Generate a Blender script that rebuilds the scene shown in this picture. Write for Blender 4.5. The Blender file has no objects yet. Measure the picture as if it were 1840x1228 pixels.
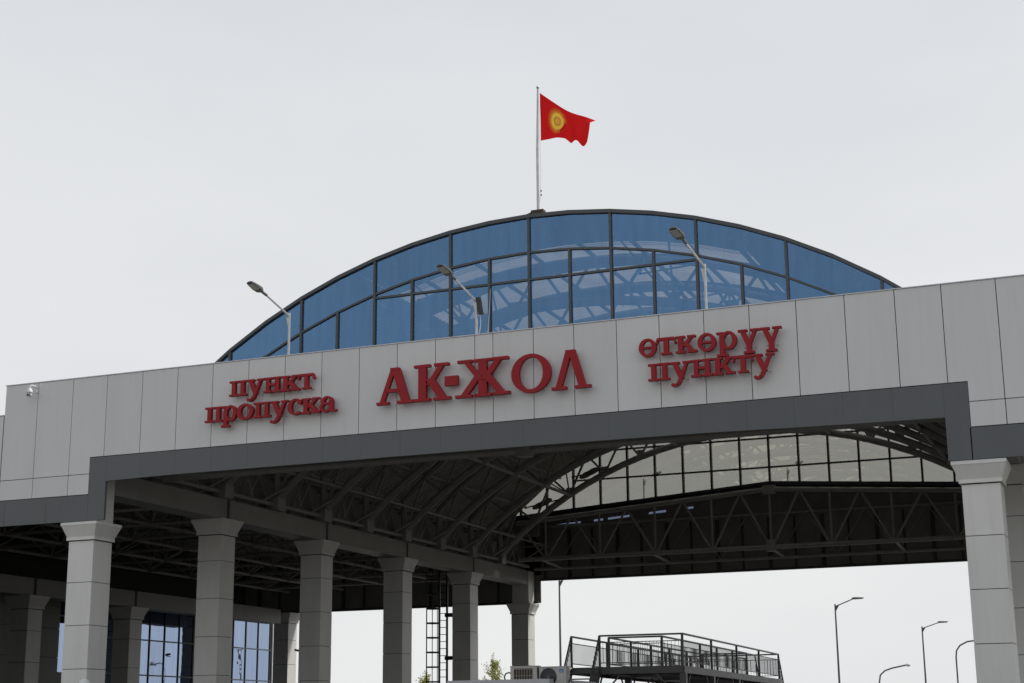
import bpy, math, random
from mathutils import Vector, Matrix, Euler
random.seed(7)
D=bpy.data; SC=bpy.context.scene; COL=SC.collection
PI=math.pi
# ---------------------------------------------------------------- camera
cam_d=D.cameras.new('camera'); cam=D.objects.new('camera',cam_d); COL.objects.link(cam); SC.camera=cam
cam_d.sensor_width=36.0; cam_d.lens=2850.356/1840*36; cam_d.clip_end=3000; cam_d.clip_start=.1
yw,pt,rl=[math.radians(a) for a in (-22.1415,13.8107,-0.5286)]
fw=Vector((math.sin(yw)*math.cos(pt),math.cos(yw)*math.cos(pt),math.sin(pt)))
rt=Vector((math.cos(yw),-math.sin(yw),0)); up=rt.cross(fw)
r2=rt*math.cos(rl)+up*math.sin(rl); u2=-rt*math.sin(rl)+up*math.cos(rl)
M=Matrix((( r2.x,u2.x,-fw.x,25.397),(r2.y,u2.y,-fw.y,-39.204),(r2.z,u2.z,-fw.z,.685),(0,0,0,1)))
cam.matrix_world=M
# ---------------------------------------------------------------- world (thin bright overcast over a hazy blue sky)
SUN_EL=50; SUN_AZ=58       # azimuth clockwise from +Y
w=D.worlds.new('World'); SC.world=w; w.use_nodes=True
nt=w.node_tree; nt.nodes.clear()
def N(t,**k):
    n=nt.nodes.new(t)
    for a,b in k.items(): setattr(n,a,b)
    return n
out=N('ShaderNodeOutputWorld'); mix=N('ShaderNodeMixShader'); mix.inputs[0].default_value=.93
b1=N('ShaderNodeBackground'); b1.inputs[1].default_value=.06
sky=N('ShaderNodeTexSky',sky_type='NISHITA'); sky.sun_disc=False; sky.sun_elevation=math.radians(SUN_EL); sky.sun_rotation=math.radians(SUN_AZ); sky.air_density=1.5; sky.dust_density=4
nt.links.new(sky.outputs[0],b1.inputs[0])
b2=N('ShaderNodeBackground'); b2.inputs[1].default_value=.93
tc=N('ShaderNodeTexCoord'); mp=N('ShaderNodeMapping'); mp.inputs['Scale'].default_value=(1.6,1.6,4.5)
ns=N('ShaderNodeTexNoise'); ns.inputs['Scale'].default_value=1.5; ns.inputs['Detail'].default_value=5; ns.inputs['Roughness'].default_value=.5
cr=N('ShaderNodeValToRGB'); cr.color_ramp.elements[0].position=.35; cr.color_ramp.elements[0].color=(.885,.90,.925,1); cr.color_ramp.elements[1].position=.62; cr.color_ramp.elements[1].color=(.965,.975,.985,1)
nt.links.new(tc.outputs['Generated'],mp.inputs[0]); nt.links.new(mp.outputs[0],ns.inputs[0]); nt.links.new(ns.outputs[0],cr.inputs[0])
# overcast thins with height: brighter towards the horizon, a little greyer blue towards the zenith
sx=N('ShaderNodeSeparateXYZ'); hr=N('ShaderNodeMapRange'); hr.inputs['From Min'].default_value=.02; hr.inputs['From Max'].default_value=.75
gm=N('ShaderNodeMix',data_type='RGBA'); gm.inputs[6].default_value=(1.0,1.0,.99,1); gm.inputs[7].default_value=(.76,.785,.83,1)
mu=N('ShaderNodeMix',data_type='RGBA',blend_type='MULTIPLY'); mu.inputs[0].default_value=1
nt.links.new(tc.outputs['Generated'],sx.inputs[0]); nt.links.new(sx.outputs[2],hr.inputs[0]); nt.links.new(hr.outputs[0],gm.inputs[0])
nt.links.new(cr.outputs[0],mu.inputs[6]); nt.links.new(gm.outputs[2],mu.inputs[7]); nt.links.new(mu.outputs[2],b2.inputs[0])
nt.links.new(b1.outputs[0],mix.inputs[1]); nt.links.new(b2.outputs[0],mix.inputs[2]); nt.links.new(mix.outputs[0],out.inputs[0])
sl=D.lights.new('sun','SUN'); sl.energy=3.4; sl.angle=math.radians(8); sl.color=(1,.95,.87); so=D.objects.new('sun',sl); COL.objects.link(so)
e,a=math.radians(SUN_EL),math.radians(SUN_AZ)
sdir=Vector((math.sin(a)*math.cos(e),math.cos(a)*math.cos(e),math.sin(e)))
so.rotation_euler=(-sdir).to_track_quat('-Z','Y').to_euler()
SC.render.engine='CYCLES'
vs=SC.view_settings; vs.view_transform='Standard'; vs.look='None'; vs.gamma=1; vs.exposure=0; vs.use_curve_mapping=False
SC.cycles.max_bounces=8; SC.cycles.transparent_max_bounces=24; SC.cycles.glossy_bounces=4
# ---------------------------------------------------------------- materials
def mat(name,col,rough=.5,metal=0,var=.06,scale=3.,spec=.5,bump=0,streak=0,objvar=0,dirt=None,wave=0):
    m=D.materials.new(name); m.use_nodes=True; t=m.node_tree; bs=t.nodes['Principled BSDF']
    bs.inputs['Roughness'].default_value=rough; bs.inputs['Metallic'].default_value=metal; bs.inputs['Specular IOR Level'].default_value=spec
    g=t.nodes.new('ShaderNodeNewGeometry'); n=t.nodes.new('ShaderNodeTexNoise'); n.inputs['Scale'].default_value=scale; n.inputs['Detail'].default_value=6
    mp=t.nodes.new('ShaderNodeMapping'); mp.inputs['Scale'].default_value=(1,1,.25 if streak else 1)
    t.links.new(g.outputs['Position'],mp.inputs[0]); t.links.new(mp.outputs[0],n.inputs[0])
    r=t.nodes.new('ShaderNodeMapRange'); r.inputs['From Min'].default_value=.3; r.inputs['From Max'].default_value=.7
    r.inputs['To Min'].default_value=1-var; r.inputs['To Max'].default_value=1+var; t.links.new(n.outputs[0],r.inputs[0])
    fac=r.outputs[0]
    if streak:
        n2=t.nodes.new('ShaderNodeTexNoise'); n2.inputs['Scale'].default_value=1.; n2.inputs['Detail'].default_value=4
        m2=t.nodes.new('ShaderNodeMapping'); m2.inputs['Scale'].default_value=(9,9,.5)
        t.links.new(g.outputs['Position'],m2.inputs[0]); t.links.new(m2.outputs[0],n2.inputs[0])
        r2=t.nodes.new('ShaderNodeMapRange'); r2.inputs['From Min'].default_value=.45; r2.inputs['From Max'].default_value=.8; r2.inputs['To Min'].default_value=1; r2.inputs['To Max'].default_value=1-streak
        t.links.new(n2.outputs[0],r2.inputs[0]); x=t.nodes.new('ShaderNodeMath'); x.operation='MULTIPLY'; t.links.new(fac,x.inputs[0]); t.links.new(r2.outputs[0],x.inputs[1]); fac=x.outputs[0]
    if objvar:
        oi=t.nodes.new('ShaderNodeObjectInfo'); r3=t.nodes.new('ShaderNodeMapRange'); r3.inputs['To Min'].default_value=1-objvar; r3.inputs['To Max'].default_value=1+objvar
        t.links.new(oi.outputs['Random'],r3.inputs[0]); x=t.nodes.new('ShaderNodeMath'); x.operation='MULTIPLY'; t.links.new(fac,x.inputs[0]); t.links.new(r3.outputs[0],x.inputs[1]); fac=x.outputs[0]
    c=t.nodes.new('ShaderNodeVectorMath'); c.operation='SCALE'; c.inputs[0].default_value=col; t.links.new(fac,c.inputs['Scale'])
    t.links.new(c.outputs[0],bs.inputs['Base Color'])
    rr=t.nodes.new('ShaderNodeMath'); rr.operation='MULTIPLY'; rr.inputs[1].default_value=rough; t.links.new(r.outputs[0],rr.inputs[0]); t.links.new(rr.outputs[0],bs.inputs['Roughness'])
    if bump:
        b=t.nodes.new('ShaderNodeBump'); b.inputs['Strength'].default_value=bump; b.inputs['Distance'].default_value=.02; t.links.new(n.outputs[0],b.inputs['Height']); t.links.new(b.outputs[0],bs.inputs['Normal'])
    return m
def glass(name,refl,trans,rough=.02,wob=.05,scale=.9):
    m=D.materials.new(name); m.use_nodes=True; t=m.node_tree; t.nodes.clear()
    o=t.nodes.new('ShaderNodeOutputMaterial'); ad=t.nodes.new('ShaderNodeAddShader'); gl=t.nodes.new('ShaderNodeBsdfGlossy'); tr=t.nodes.new('ShaderNodeBsdfTransparent')
    gl.inputs['Color'].default_value=(*refl,1); gl.inputs['Roughness'].default_value=rough; tr.inputs['Color'].default_value=(*trans,1)
    g=t.nodes.new('ShaderNodeNewGeometry'); n=t.nodes.new('ShaderNodeTexNoise'); n.inputs['Scale'].default_value=scale; n.inputs['Detail'].default_value=2
    b=t.nodes.new('ShaderNodeBump'); b.inputs['Strength'].default_value=wob; b.inputs['Distance'].default_value=.15
    t.links.new(g.outputs['Position'],n.inputs[0]); t.links.new(n.outputs[0],b.inputs['Height']); t.links.new(b.outputs[0],gl.inputs['Normal'])
    # faint rain film on the reflection
    n2=t.nodes.new('ShaderNodeTexNoise'); n2.inputs['Scale'].default_value=1; n2.inputs['Detail'].default_value=5; mp=t.nodes.new('ShaderNodeMapping'); mp.inputs['Scale'].default_value=(5,5,.6)
    t.links.new(g.outputs['Position'],mp.inputs[0]); t.links.new(mp.outputs[0],n2.inputs[0])
    r=t.nodes.new('ShaderNodeMapRange'); r.inputs['From Min'].default_value=.3; r.inputs['From Max'].default_value=.75; r.inputs['To Min'].default_value=1.04; r.inputs['To Max'].default_value=.9
    t.links.new(n2.outputs[0],r.inputs[0]); oi=t.nodes.new('ShaderNodeObjectInfo'); r3=t.nodes.new('ShaderNodeMapRange'); r3.inputs['To Min'].default_value=.93; r3.inputs['To Max'].default_value=1.07; t.links.new(oi.outputs['Random'],r3.inputs[0]); x=t.nodes.new('ShaderNodeMath'); x.operation='MULTIPLY'; t.links.new(r.outputs[0],x.inputs[0]); t.links.new(r3.outputs[0],x.inputs[1]); c=t.nodes.new('ShaderNodeVectorMath'); c.operation='SCALE'; c.inputs[0].default_value=refl; t.links.new(x.outputs[0],c.inputs['Scale']); t.links.new(c.outputs[0],gl.inputs['Color'])
    t.links.new(gl.outputs[0],ad.inputs[0]); t.links.new(tr.outputs[0],ad.inputs[1]); t.links.new(ad.outputs[0],o.inputs[0])
    return m
def skylight_mat():
    m=D.materials.new('fluted skylight sheet'); m.use_nodes=True; t=m.node_tree; t.nodes.clear()
    o=t.nodes.new('ShaderNodeOutputMaterial'); ms=t.nodes.new('ShaderNodeMixShader'); ms.inputs[0].default_value=.12
    tl=t.nodes.new('ShaderNodeBsdfTranslucent'); df=t.nodes.new('ShaderNodeBsdfDiffuse')
    tl.inputs[0].default_value=(.62,.61,.55,1); df.inputs[0].default_value=(.5,.5,.48,1)
    n=t.nodes.new('ShaderNodeTexNoise'); n.inputs['Scale'].default_value=1.2; n.inputs['Detail'].default_value=5; g=t.nodes.new('ShaderNodeNewGeometry'); t.links.new(g.outputs['Position'],n.inputs[0])
    r=t.nodes.new('ShaderNodeValToRGB'); r.color_ramp.elements[0].color=(.22,.215,.19,1); r.color_ramp.elements[1].color=(.46,.455,.42,1); t.links.new(n.outputs[0],r.inputs[0]); t.links.new(r.outputs[0],tl.inputs[0])
    t.links.new(tl.outputs[0],ms.inputs[1]); t.links.new(df.outputs[0],ms.inputs[2]); t.links.new(ms.outputs[0],o.inputs[0])
    return m
M_CLAD=mat('pale grey composite cladding',(.595,.60,.60),.42,0,.025,1.2,.4,0,.04,.035)
M_COLM=mat('warm grey column cladding',(.62,.62,.60),.40,0,.05,1.5,.5,0,.05,.03)
M_TRIM=mat('anthracite composite cladding',(.088,.097,.102),.42,0,.04,1.2,.5,0,.05,.015)
M_JOINT=mat('dark joint backing',(.03,.03,.03),.8)
M_BEAM=mat('grey beam cladding',(.24,.24,.23),.5,0,.08,1.2,.5,0,.08,.05)
M_STEEL=mat('brown grey painted steel',(.24,.235,.225),.5,0,.12,2.5)
M_DECK=mat('dark profiled roof deck',(.36,.35,.31),.55,.0,.12,1.5)
M_WALL=mat('unlined back of fascia',(.19,.187,.18),.7,0,.15,1.5)
M_STUD=mat('dark steel stud',(.04,.04,.042),.6)
M_RED=mat('red enamelled letters',(.29,.011,.017),.5,0,.06,4,.25)
M_FRAME=mat('grey aluminium mullion',(.055,.062,.066),.45,0,.06,3)
M_FRAMEB=mat('black aluminium mullion',(.015,.016,.017),.5)
M_GLB=glass('blue mirrored glass',(.084,.170,.300),(.34,.33,.33),.02,.015)
M_GLR=glass('bronze tinted glass',(.56,.51,.39),(.275,.27,.245),.015,.05,.5)
M_GLD=glass('dark reflective glass',(.32,.40,.55),(.03,.035,.04),.01,.03)
M_SKYL=skylight_mat()
M_GALV=mat('galvanised steel',(.46,.47,.48),.4,.6,.12,6)
M_LAMP=mat('dark grey lamp housing',(.10,.105,.11),.5)
M_LENS=mat('lamp lens',(.30,.29,.27),.25)
M_WHITE=mat('white painted plastic',(.62,.63,.64),.4)
M_BLACK=mat('black plastic',(.015,.015,.017),.35)
M_AC=mat('off white air conditioner casing',(.42,.41,.39),.5,0,.08,6,.5,0,.1)
M_BLUE=mat('blue badge',(.03,.17,.42),.4)
M_PLAT=mat('dark grey painted platform steel',(.10,.10,.104),.45,0,.1,5)
M_FLAG=None
M_YEL=mat('yellow flag print',(.95,.60,.05),.8,0,.06,6)
M_ORG=mat('orange flag print',(.62,.16,.04),.8)
M_ROAD=mat('worn asphalt',(.09,.088,.083),.9,0,.2,.6,.3,.3)
M_GRND=mat('dry pale ground',(.20,.185,.155),.95,0,.25,.15,.2,.3)
M_BOOTH=mat('pale booth cladding',(.45,.46,.47),.45,0,.05,2,.5,0,.08)
M_RUST=mat('rusty steel plate',(.05,.03,.02),.8)
M_TRUNK=mat('grey bark',(.16,.14,.10),.9,0,.2,8)
def leafmat():
    m=D.materials.new('spring leaf'); m.use_nodes=True; t=m.node_tree; t.nodes.clear()
    o=t.nodes.new('ShaderNodeOutputMaterial'); ms=t.nodes.new('ShaderNodeMixShader'); ms.inputs[0].default_value=.55
    a_=t.nodes.new('ShaderNodeBsdfDiffuse'); b_=t.nodes.new('ShaderNodeBsdfTranslucent')
    g=t.nodes.new('ShaderNodeNewGeometry'); r=t.nodes.new('ShaderNodeValToRGB'); r.color_ramp.elements[0].color=(.20,.22,.05,1); r.color_ramp.elements[1].color=(.48,.48,.17,1)
    t.links.new(g.outputs['Random Per Island'],r.inputs[0]); t.links.new(r.outputs[0],a_.inputs[0]); t.links.new(r.outputs[0],b_.inputs[0])
    t.links.new(a_.outputs[0],ms.inputs[1]); t.links.new(b_.outputs[0],ms.inputs[2]); t.links.new(ms.outputs[0],o.inputs[0]); return m
M_LEAF=leafmat()
def flagmat():
    m=D.materials.new('red flag cloth'); m.use_nodes=True; t=m.node_tree; t.nodes.clear()
    o=t.nodes.new('ShaderNodeOutputMaterial'); ms=t.nodes.new('ShaderNodeMixShader'); ms.inputs[0].default_value=.5
    a_=t.nodes.new('ShaderNodeBsdfDiffuse'); b_=t.nodes.new('ShaderNodeBsdfTranslucent'); a_.inputs[0].default_value=(.60,.014,.016,1); b_.inputs[0].default_value=(.58,.016,.018,1)
    t.links.new(a_.outputs[0],ms.inputs[1]); t.links.new(b_.outputs[0],ms.inputs[2]); t.links.new(ms.outputs[0],o.inputs[0]); return m
M_FLAG=flagmat()
# ---------------------------------------------------------------- mesh helpers
class MB:
    def __init__(s): s.v=[]; s.f=[]; s.sm=[]
    def add(s,v,f,sm=False):
        b=len(s.v); s.v+= [tuple(p) for p in v]; s.f+=[tuple(i+b for i in q) for q in f]; s.sm+=[sm]*len(f); return s
    def box(s,x0,x1,y0,y1,z0,z1):
        return s.add([(x0,y0,z0),(x1,y0,z0),(x1,y1,z0),(x0,y1,z0),(x0,y0,z1),(x1,y0,z1),(x1,y1,z1),(x0,y1,z1)],
          [(0,3,2,1),(4,5,6,7),(0,1,5,4),(1,2,6,5),(2,3,7,6),(3,0,4,7)])
    def hexa(s,b,t): # bottom quad, top quad (ccw seen from above)
        return s.add(list(b)+list(t),[(0,3,2,1),(4,5,6,7),(0,1,5,4),(1,2,6,5),(2,3,7,6),(3,0,4,7)])
    def tube(s,p,q,r,n=8,r1=None,caps=True):
        p,q=Vector(p),Vector(q); d=q-p
        if d.length<1e-6: return s
        d.normalize(); a=Vector((0,0,1)) if abs(d.z)<.9 else Vector((1,0,0)); u=d.cross(a).normalized(); w_=d.cross(u); r1=r if r1 is None else r1
        v=[p+(u*math.cos(2*PI*i/n)+w_*math.sin(2*PI*i/n))*r for i in range(n)]+[q+(u*math.cos(2*PI*i/n)+w_*math.sin(2*PI*i/n))*r1 for i in range(n)]
        s.add(v,[(i,(i+1)%n,n+(i+1)%n,n+i) for i in range(n)],True)
        if caps: s.add(v,[tuple(range(n-1,-1,-1)),tuple(range(n,2*n))])
        return s
    def bar(s,p,q,w_,h):  # rectangular bar, w horizontal, h the other way
        p,q=Vector(p),Vector(q); d=(q-p).normalized(); a=Vector((0,0,1)) if abs(d.z)<.95 else Vector((0,1,0)); u=d.cross(a).normalized(); t=u.cross(d)
        c=[(-1,-1),(1,-1),(1,1),(-1,1)]
        v=[P+u*(i*w_/2)+t*(j*h/2) for P in (p,q) for i,j in c]
        return s.add(v,[(0,3,2,1),(4,5,6,7),(0,1,5,4),(1,2,6,5),(2,3,7,6),(3,0,4,7)])
    def pipe(s,pts,r,n=8,caps=True):
        pts=[Vector(p) for p in pts]; m=len(pts); u0=None; vs=[]
        for i,p in enumerate(pts):
            d=(pts[min(i+1,m-1)]-pts[max(i-1,0)]).normalized()
            if u0 is None:
                a=Vector((0,0,1)) if abs(d.z)<.9 else Vector((1,0,0)); u0=d.cross(a).normalized()
            else: u0=(u0-d*u0.dot(d)).normalized()
            w_=d.cross(u0); rr=r[i] if isinstance(r,(list,tuple)) else r
            vs+=[p+(u0*math.cos(2*PI*k/n)+w_*math.sin(2*PI*k/n))*rr for k in range(n)]
        f=[(i*n+k,i*n+(k+1)%n,(i+1)*n+(k+1)%n,(i+1)*n+k) for i in range(m-1) for k in range(n)]
        s.add(vs,f,True)
        if caps: s.add(vs,[tuple(range(n-1,-1,-1)),tuple(range((m-1)*n,m*n))])
        return s
    def prism(s,poly,y0,y1): # polygon in XZ, extruded along Y
        n=len(poly); v=[(x,y0,z) for x,z in poly]+[(x,y1,z) for x,z in poly]
        return s.add(v,[tuple(range(n)),tuple(range(2*n-1,n-1,-1))]+[(i,n+i,n+(i+1)%n,(i+1)%n) for i in range(n)])
    def lathe(s,prof,c,n=16,axis='z'):
        v=[]; 
        for r,z in prof:
            for k in range(n):
                a=2*PI*k/n; x,y=r*math.cos(a),r*math.sin(a)
                v.append((c[0]+x,c[1]+y,c[2]+z) if axis=='z' else (c[0]+x,c[1]+z,c[2]+y))
        f=[(i*n+k,i*n+(k+1)%n,(i+1)*n+(k+1)%n,(i+1)*n+k) for i in range(len(prof)-1) for k in range(n)]
        return s.add(v,f,True)
    def build(s,name,m,parent=None,kind=None,loc=None):
        me=D.meshes.new(name); me.from_pydata(s.v,[],s.f); me.polygons.foreach_set('use_smooth',s.sm); me.materials.append(m); me.update()
        o=D.objects.new(name,me); COL.objects.link(o)
        if parent: o.parent=parent
        if kind: o['kind']=kind
        if loc: o.location=loc
        return o
def inst(o,loc=(0,0,0),parent=None,rz=0,name=None):
    c=o.copy(); COL.objects.link(c); c.parent=parent or o.parent; c.location=loc; c.rotation_euler=(0,0,rz); return c
def tag(o,label,cat,group=None,kind=None):
    o['label']=label; o['category']=cat
    if group: o['group']=group
    if kind: o['kind']=kind
    return o
def thing(name,label,cat,loc=(0,0,0),rz=0,group=None):
    o=D.objects.new(name,None); COL.objects.link(o); o.location=loc; o.rotation_euler=(0,0,rz); o.empty_display_size=.2; return tag(o,label,cat,group)
def tree_copy(r,loc,label,rz=0):
    c=r.copy(); COL.objects.link(c); c.location=loc; c.rotation_euler=(0,0,rz); c['label']=label
    for ch in list(r.children):
        k=ch.copy(); COL.objects.link(k); k.parent=c
        for g in list(ch.children):
            h=g.copy(); COL.objects.link(h); h.parent=k
    return c
# ---------------------------------------------------------------- ground
GZ=-1.0
g=MB(); g.add([(-900,-900,GZ),(900,-900,GZ),(900,1500,GZ),(-900,1500,GZ)],[(0,1,2,3)]); g.build('ground',M_GRND,kind='structure')
g=MB(); g.add([(-19,-80,GZ+.004),(37,-80,GZ+.004),(37,110,GZ+.004),(-19,110,GZ+.004)],[(0,1,2,3)]); g.build('road',M_ROAD,kind='structure')
# ================================================================ CANOPY
CAN=thing('checkpoint_canopy','large grey clad border checkpoint canopy with blue glazed arched roof and rows of square columns','building',(8.5,17,GZ))
CAN.location=(0,0,0)
CX=8.49; W=.894; XC=-4.11  # right face of the left inner column row
XM=lambda x:2*CX-x        # mirror in the hall axis
ZT=11.385; ZPB=8.874; ZC=6.902; ZI=7.812
# --- fascia panels -------------------------------------------------
XJ=[-7.75,-6.498,-5.178,-3.912,-2.629,-1.376,-.143,1.084,2.309,3.522,4.735,5.939,7.128,8.329,8.874,10.072,11.249,12.463,13.655,14.874,16.09,17.318,18.557,19.811,20.957,22.265,23.5,24.72]
G=.010
def panel(x0,x1,z0,z1,y0=0.,y1=.04,m=M_CLAD,name='facade_panel',zz=None):
    x0+=G;x1-=G
    if zz: # slanted bottom (left z, right z)
        return MB().prism([(x0,zz[0]+G),(x1,zz[1]+G),(x1,z1-G),(x0,z1-G)],y0,y1).build(name,m,CAN)
    return MB().box(x0,x1,y0,y1,z0+G,z1-G).build(name,m,CAN)
XL1,XR1=-4.407,21.418; ZD1=7.745; ZROW=8.372
for i in range(len(XJ)-1):
    a_,b_=XJ[i],XJ[i+1]
    # centre span
    lo,hi=max(a_,XL1),min(b_,XR1)
    if b_<=XL1 or a_>=XR1:
        panel(a_,b_,ZROW,ZT); panel(a_,b_,ZD1,ZROW)
    elif a_<XL1:
        # L shaped panel, one piece beside the trim and one above it
        MB().prism([(a_+G,ZROW+G),(XL1-G,ZROW+G),(XL1-G,ZPB+G),(b_-G,ZPB+G),(b_-G,ZT-G),(a_+G,ZT-G)],0,.04).build('facade_panel',M_CLAD,CAN)
        panel(a_,XL1,ZD1,ZROW)
    elif b_>XR1:
        MB().prism([(a_+G,ZPB+G),(XR1+G,ZPB+G),(XR1+G,ZROW+G),(b_-G,ZROW+G),(b_-G,ZT-G),(a_+G,ZT-G)],0,.04).build('facade_panel',M_CLAD,CAN)
        panel(XR1,b_,ZD1,ZROW)
    else: panel(a_,b_,ZPB,ZT)
# lower parapet wings on both sides
for s in (0,1):
    xs=[-7.77-1.24*k for k in range(12)]
    for k in range(11 if s==0 else 5):
        a_,b_=xs[k+1],xs[k]
        if s: a_,b_=XM(xs[k])-.0+ (24.72-XM(-7.77)),XM(xs[k+1])+(24.72-XM(-7.77))
        panel(a_,b_,ZROW,10.44); panel(a_,b_,ZD1,ZROW)
XEL,XER=-21.4,31.0
bk=MB(); bk.box(-7.74,24.71,.05,.40,8.95,ZT-.03); bk.box(XEL+.02,-4.43,.05,.40,7.0,8.949); bk.box(21.44,XER-.02,.05,.40,7.0,8.949); bk.box(XEL+.02,-7.745,.05,.40,8.955,10.41); bk.box(24.715,XER-.02,.05,.40,8.955,10.41)
bk.build('fascia_backing',M_JOINT,CAN)
cp=MB(); cp.box(-7.77,24.74,-.02,.44,ZT-.004,ZT+.022); cp.box(XEL,-7.775,-.02,.44,10.436,10.46); cp.box(24.745,XER,-.02,.44,10.436,10.46); cp.build('parapet_cap',M_GALV,CAN)
# dark trim: wings, legs and the long lintel (its lower edge sags a little as in the picture)
def tz(x):
    P=[(-3.8,8.11),(-1.8,8.15),(10,8.155),(15,8.12),(18,8.06),(20.83,8.03)]
    for (a,b),(c,d) in zip(P,P[1:]):
        if x<=c: return b+(d-b)*(x-a)/(c-a)
    return 8.03
xs=[XL1]+[v for v in XJ if XL1+.4<v<XR1-.4 ]+[XR1]
xs=[XL1,-3.8]+[-3.8+ (20.83+3.8)/20*k for k in range(1,21)]+[XR1]
T0,T1=.006,.10
TR=CAN
for i in range(len(xs)-1):
    a_,b_=xs[i],xs[i+1]; g_=.0015
    if i==0: z0,z1=6.954,6.954
    elif i==len(xs)-2: z0,z1=6.954,6.954
    else: z0,z1=tz(a_),tz(b_)
    MB().prism([(a_+g_,z0),(b_-g_,z1),(b_-g_,ZPB-.012),(a_+g_,ZPB-.012)],T0,T1).build('trim_panel',M_TRIM,CAN)
for s in (0,1):
    for k in range(11 if s==0 else 6):
        a_,b_=XL1-1.55*(k+1),XL1-1.55*k
        if a_<XEL: a_=XEL
        if s: a_,b_=XM(b_),XM(a_)
        MB().box(a_+.004,b_-.004,T0,T1,6.954,ZD1-.012).build('trim_panel',M_TRIM,CAN)
# soffit closing the thickness of the lintel
MB().box(-3.8,20.83,.104,.40,8.27,8.90).build('lintel_core',M_WALL,CAN)
# --- rear fascia, seen from inside ----------------------------------
YR=36.1
sorted_=lambda a,b,z,f:[(min(a,b),z),(max(a,b),z),(max(a,b),f(max(a,b))),(min(a,b),f(min(a,b)))]
rf=MB()
zl=lambda x:11.56-.068*abs(x-CX)-.02
for s in (-1,1): rf.prism(sorted_(CX,CX+s*13.2,8.35,zl),YR,YR+.06)
rf.box(-3.8,20.83,YR+.001,YR+.059,8.05,8.40); rf.box(XEL,-3.803,YR,YR+.06,6.96,10.3); rf.box(20.833,XER,YR,YR+.06,6.96,10.3)
rf.build('rear_fascia',M_WALL,CAN)
rx=MB()
for s in (-1,1):
    a_,b_=sorted((CX,CX+s*13.3)); rx.prism([(a_,zl(a_)+.11),(b_,zl(b_)+.11),(b_,zl(b_)+.55),(a_,zl(a_)+.55)],YR,YR+.06)
for a_,b_ in ((-5,-3.0),(-1.6,-.9),(-.4,-.15),(1.0,2.0),(2.9,3.9),(4.3,22)): 
    if a_<CX<b_: rx.prism([(a_,zl(a_)+.002),(CX,zl(CX)+.002),(b_,zl(b_)+.002),(b_,zl(b_)+.108),(CX,zl(CX)+.108),(a_,zl(a_)+.108)],YR+.002,YR+.058)
    else: rx.prism([(a_,zl(a_)+.002),(b_,zl(b_)+.002),(b_,zl(b_)+.108),(a_,zl(a_)+.108)],YR+.002,YR+.058)
rx.build('rear_fascia_top',M_WALL,CAN)
M_GLS=glass('dim blue sky gap tint',(.03,.04,.05),(.13,.155,.23))  # tint added over open roof gaps, dims and blues the sky behind
for a_,b_ in ((-3.0,-1.6),(-.9,-.4),(-.15,1.0),(2.0,2.9),(3.9,4.3)): MB().add([(a_,YR+.03,zl(a_)),(b_,YR+.03,zl(b_)),(b_,YR+.03,zl(b_)+.11),(a_,YR+.03,zl(a_)+.11)],[(0,1,2,3)]).build('sky_gap_tint',M_GLS,CAN)
x=-20.2; k=0
while x<31:
    z0=8.06 if -3.8<x<20.8 else 6.98
    MB().box(x,x+(.16 if k%2==0 else .07),YR-.12,YR-.003,z0,10.6 if z0>8 else 10.2).build('wall_stud',M_STUD,CAN); x+=1.28; k+=1
rl_=MB(); rl_.bar((-21,YR-.18,6.99),(-3.85,YR-.18,6.99),.12,.12); rl_.bar((20.9,YR-.18,6.99),(31,YR-.18,6.99),.12,.12); rl_.bar((-3.8,YR-.18,8.1),(20.8,YR-.18,8.1),.1,.1)
rl_.build('bottom_rail',M_STUD,CAN)
# --- columns ----------------------------------------------------------
def ring(cx,cy,h0,z0,h1,z1): # square frustum
    b=[(cx-h0,cy-h0,z0),(cx+h0,cy-h0,z0),(cx+h0,cy+h0,z0),(cx-h0,cy+h0,z0)]; t=[(cx-h1,cy-h1,z1),(cx+h1,cy-h1,z1),(cx+h1,cy+h1,z1),(cx-h1,cy+h1,z1)]
    return b,t
def column(x1,y0,ztop,stub=None,jo=0,m=M_COLM):
    """x1: right face, y0: front face"""
    h=W/2; cx,cy=x1-h,y0+h; zcb=ztop-.526
    core=MB().box(cx-h+.02,cx+h-.02,cy-h+.02,cy+h-.02,GZ,zcb); 
    c=core.build('column',M_JOINT,CAN)
    cap=MB(); cap.hexa(*ring(cx,cy,h+.06,zcb,h+.06,zcb+.09)); cap.hexa(*ring(cx,cy,h+.045,zcb+.09,h+.185,ztop-.085)); cap.hexa(*ring(cx,cy,h+.197,ztop-.085,h+.197,ztop))
    cap.build('capital',m,c)
    z=ztop-.526-.02; zj=ztop-(1.785 if jo==0 else 1.415)
    edges=[z]; 
    while zj>GZ+.1: edges.append(zj); zj-=1.267
    edges.append(GZ+.05)
    for i in range(len(edges)-1):
        MB().box(cx-h,cx+h,cy-h,cy+h,edges[i+1]+.009,edges[i]-.009).build('column_panel',m,c)
    if stub: 
        MB().box(cx-h+.012,cx+h,cy-h+.11,cy+h,ztop+.002,stub).build('column_stub',m,c)
    return c
column(XC,0,ZC,8.5); column(22.0-.009,0,ZC,8.5)
for k in range(1,5):
    for x1 in (XC,21.991): column(x1,6.94+7*(k-1),ZI,jo=1)
for x1 in (XC,21.991): column(x1,35.1,ZC,8.5)
for k in range(0,6):
    for x1 in (-17.7,30.2): column(x1,7*k if k else 0,6.28 if 0<k<5 else ZC-.0,jo=1)
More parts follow.
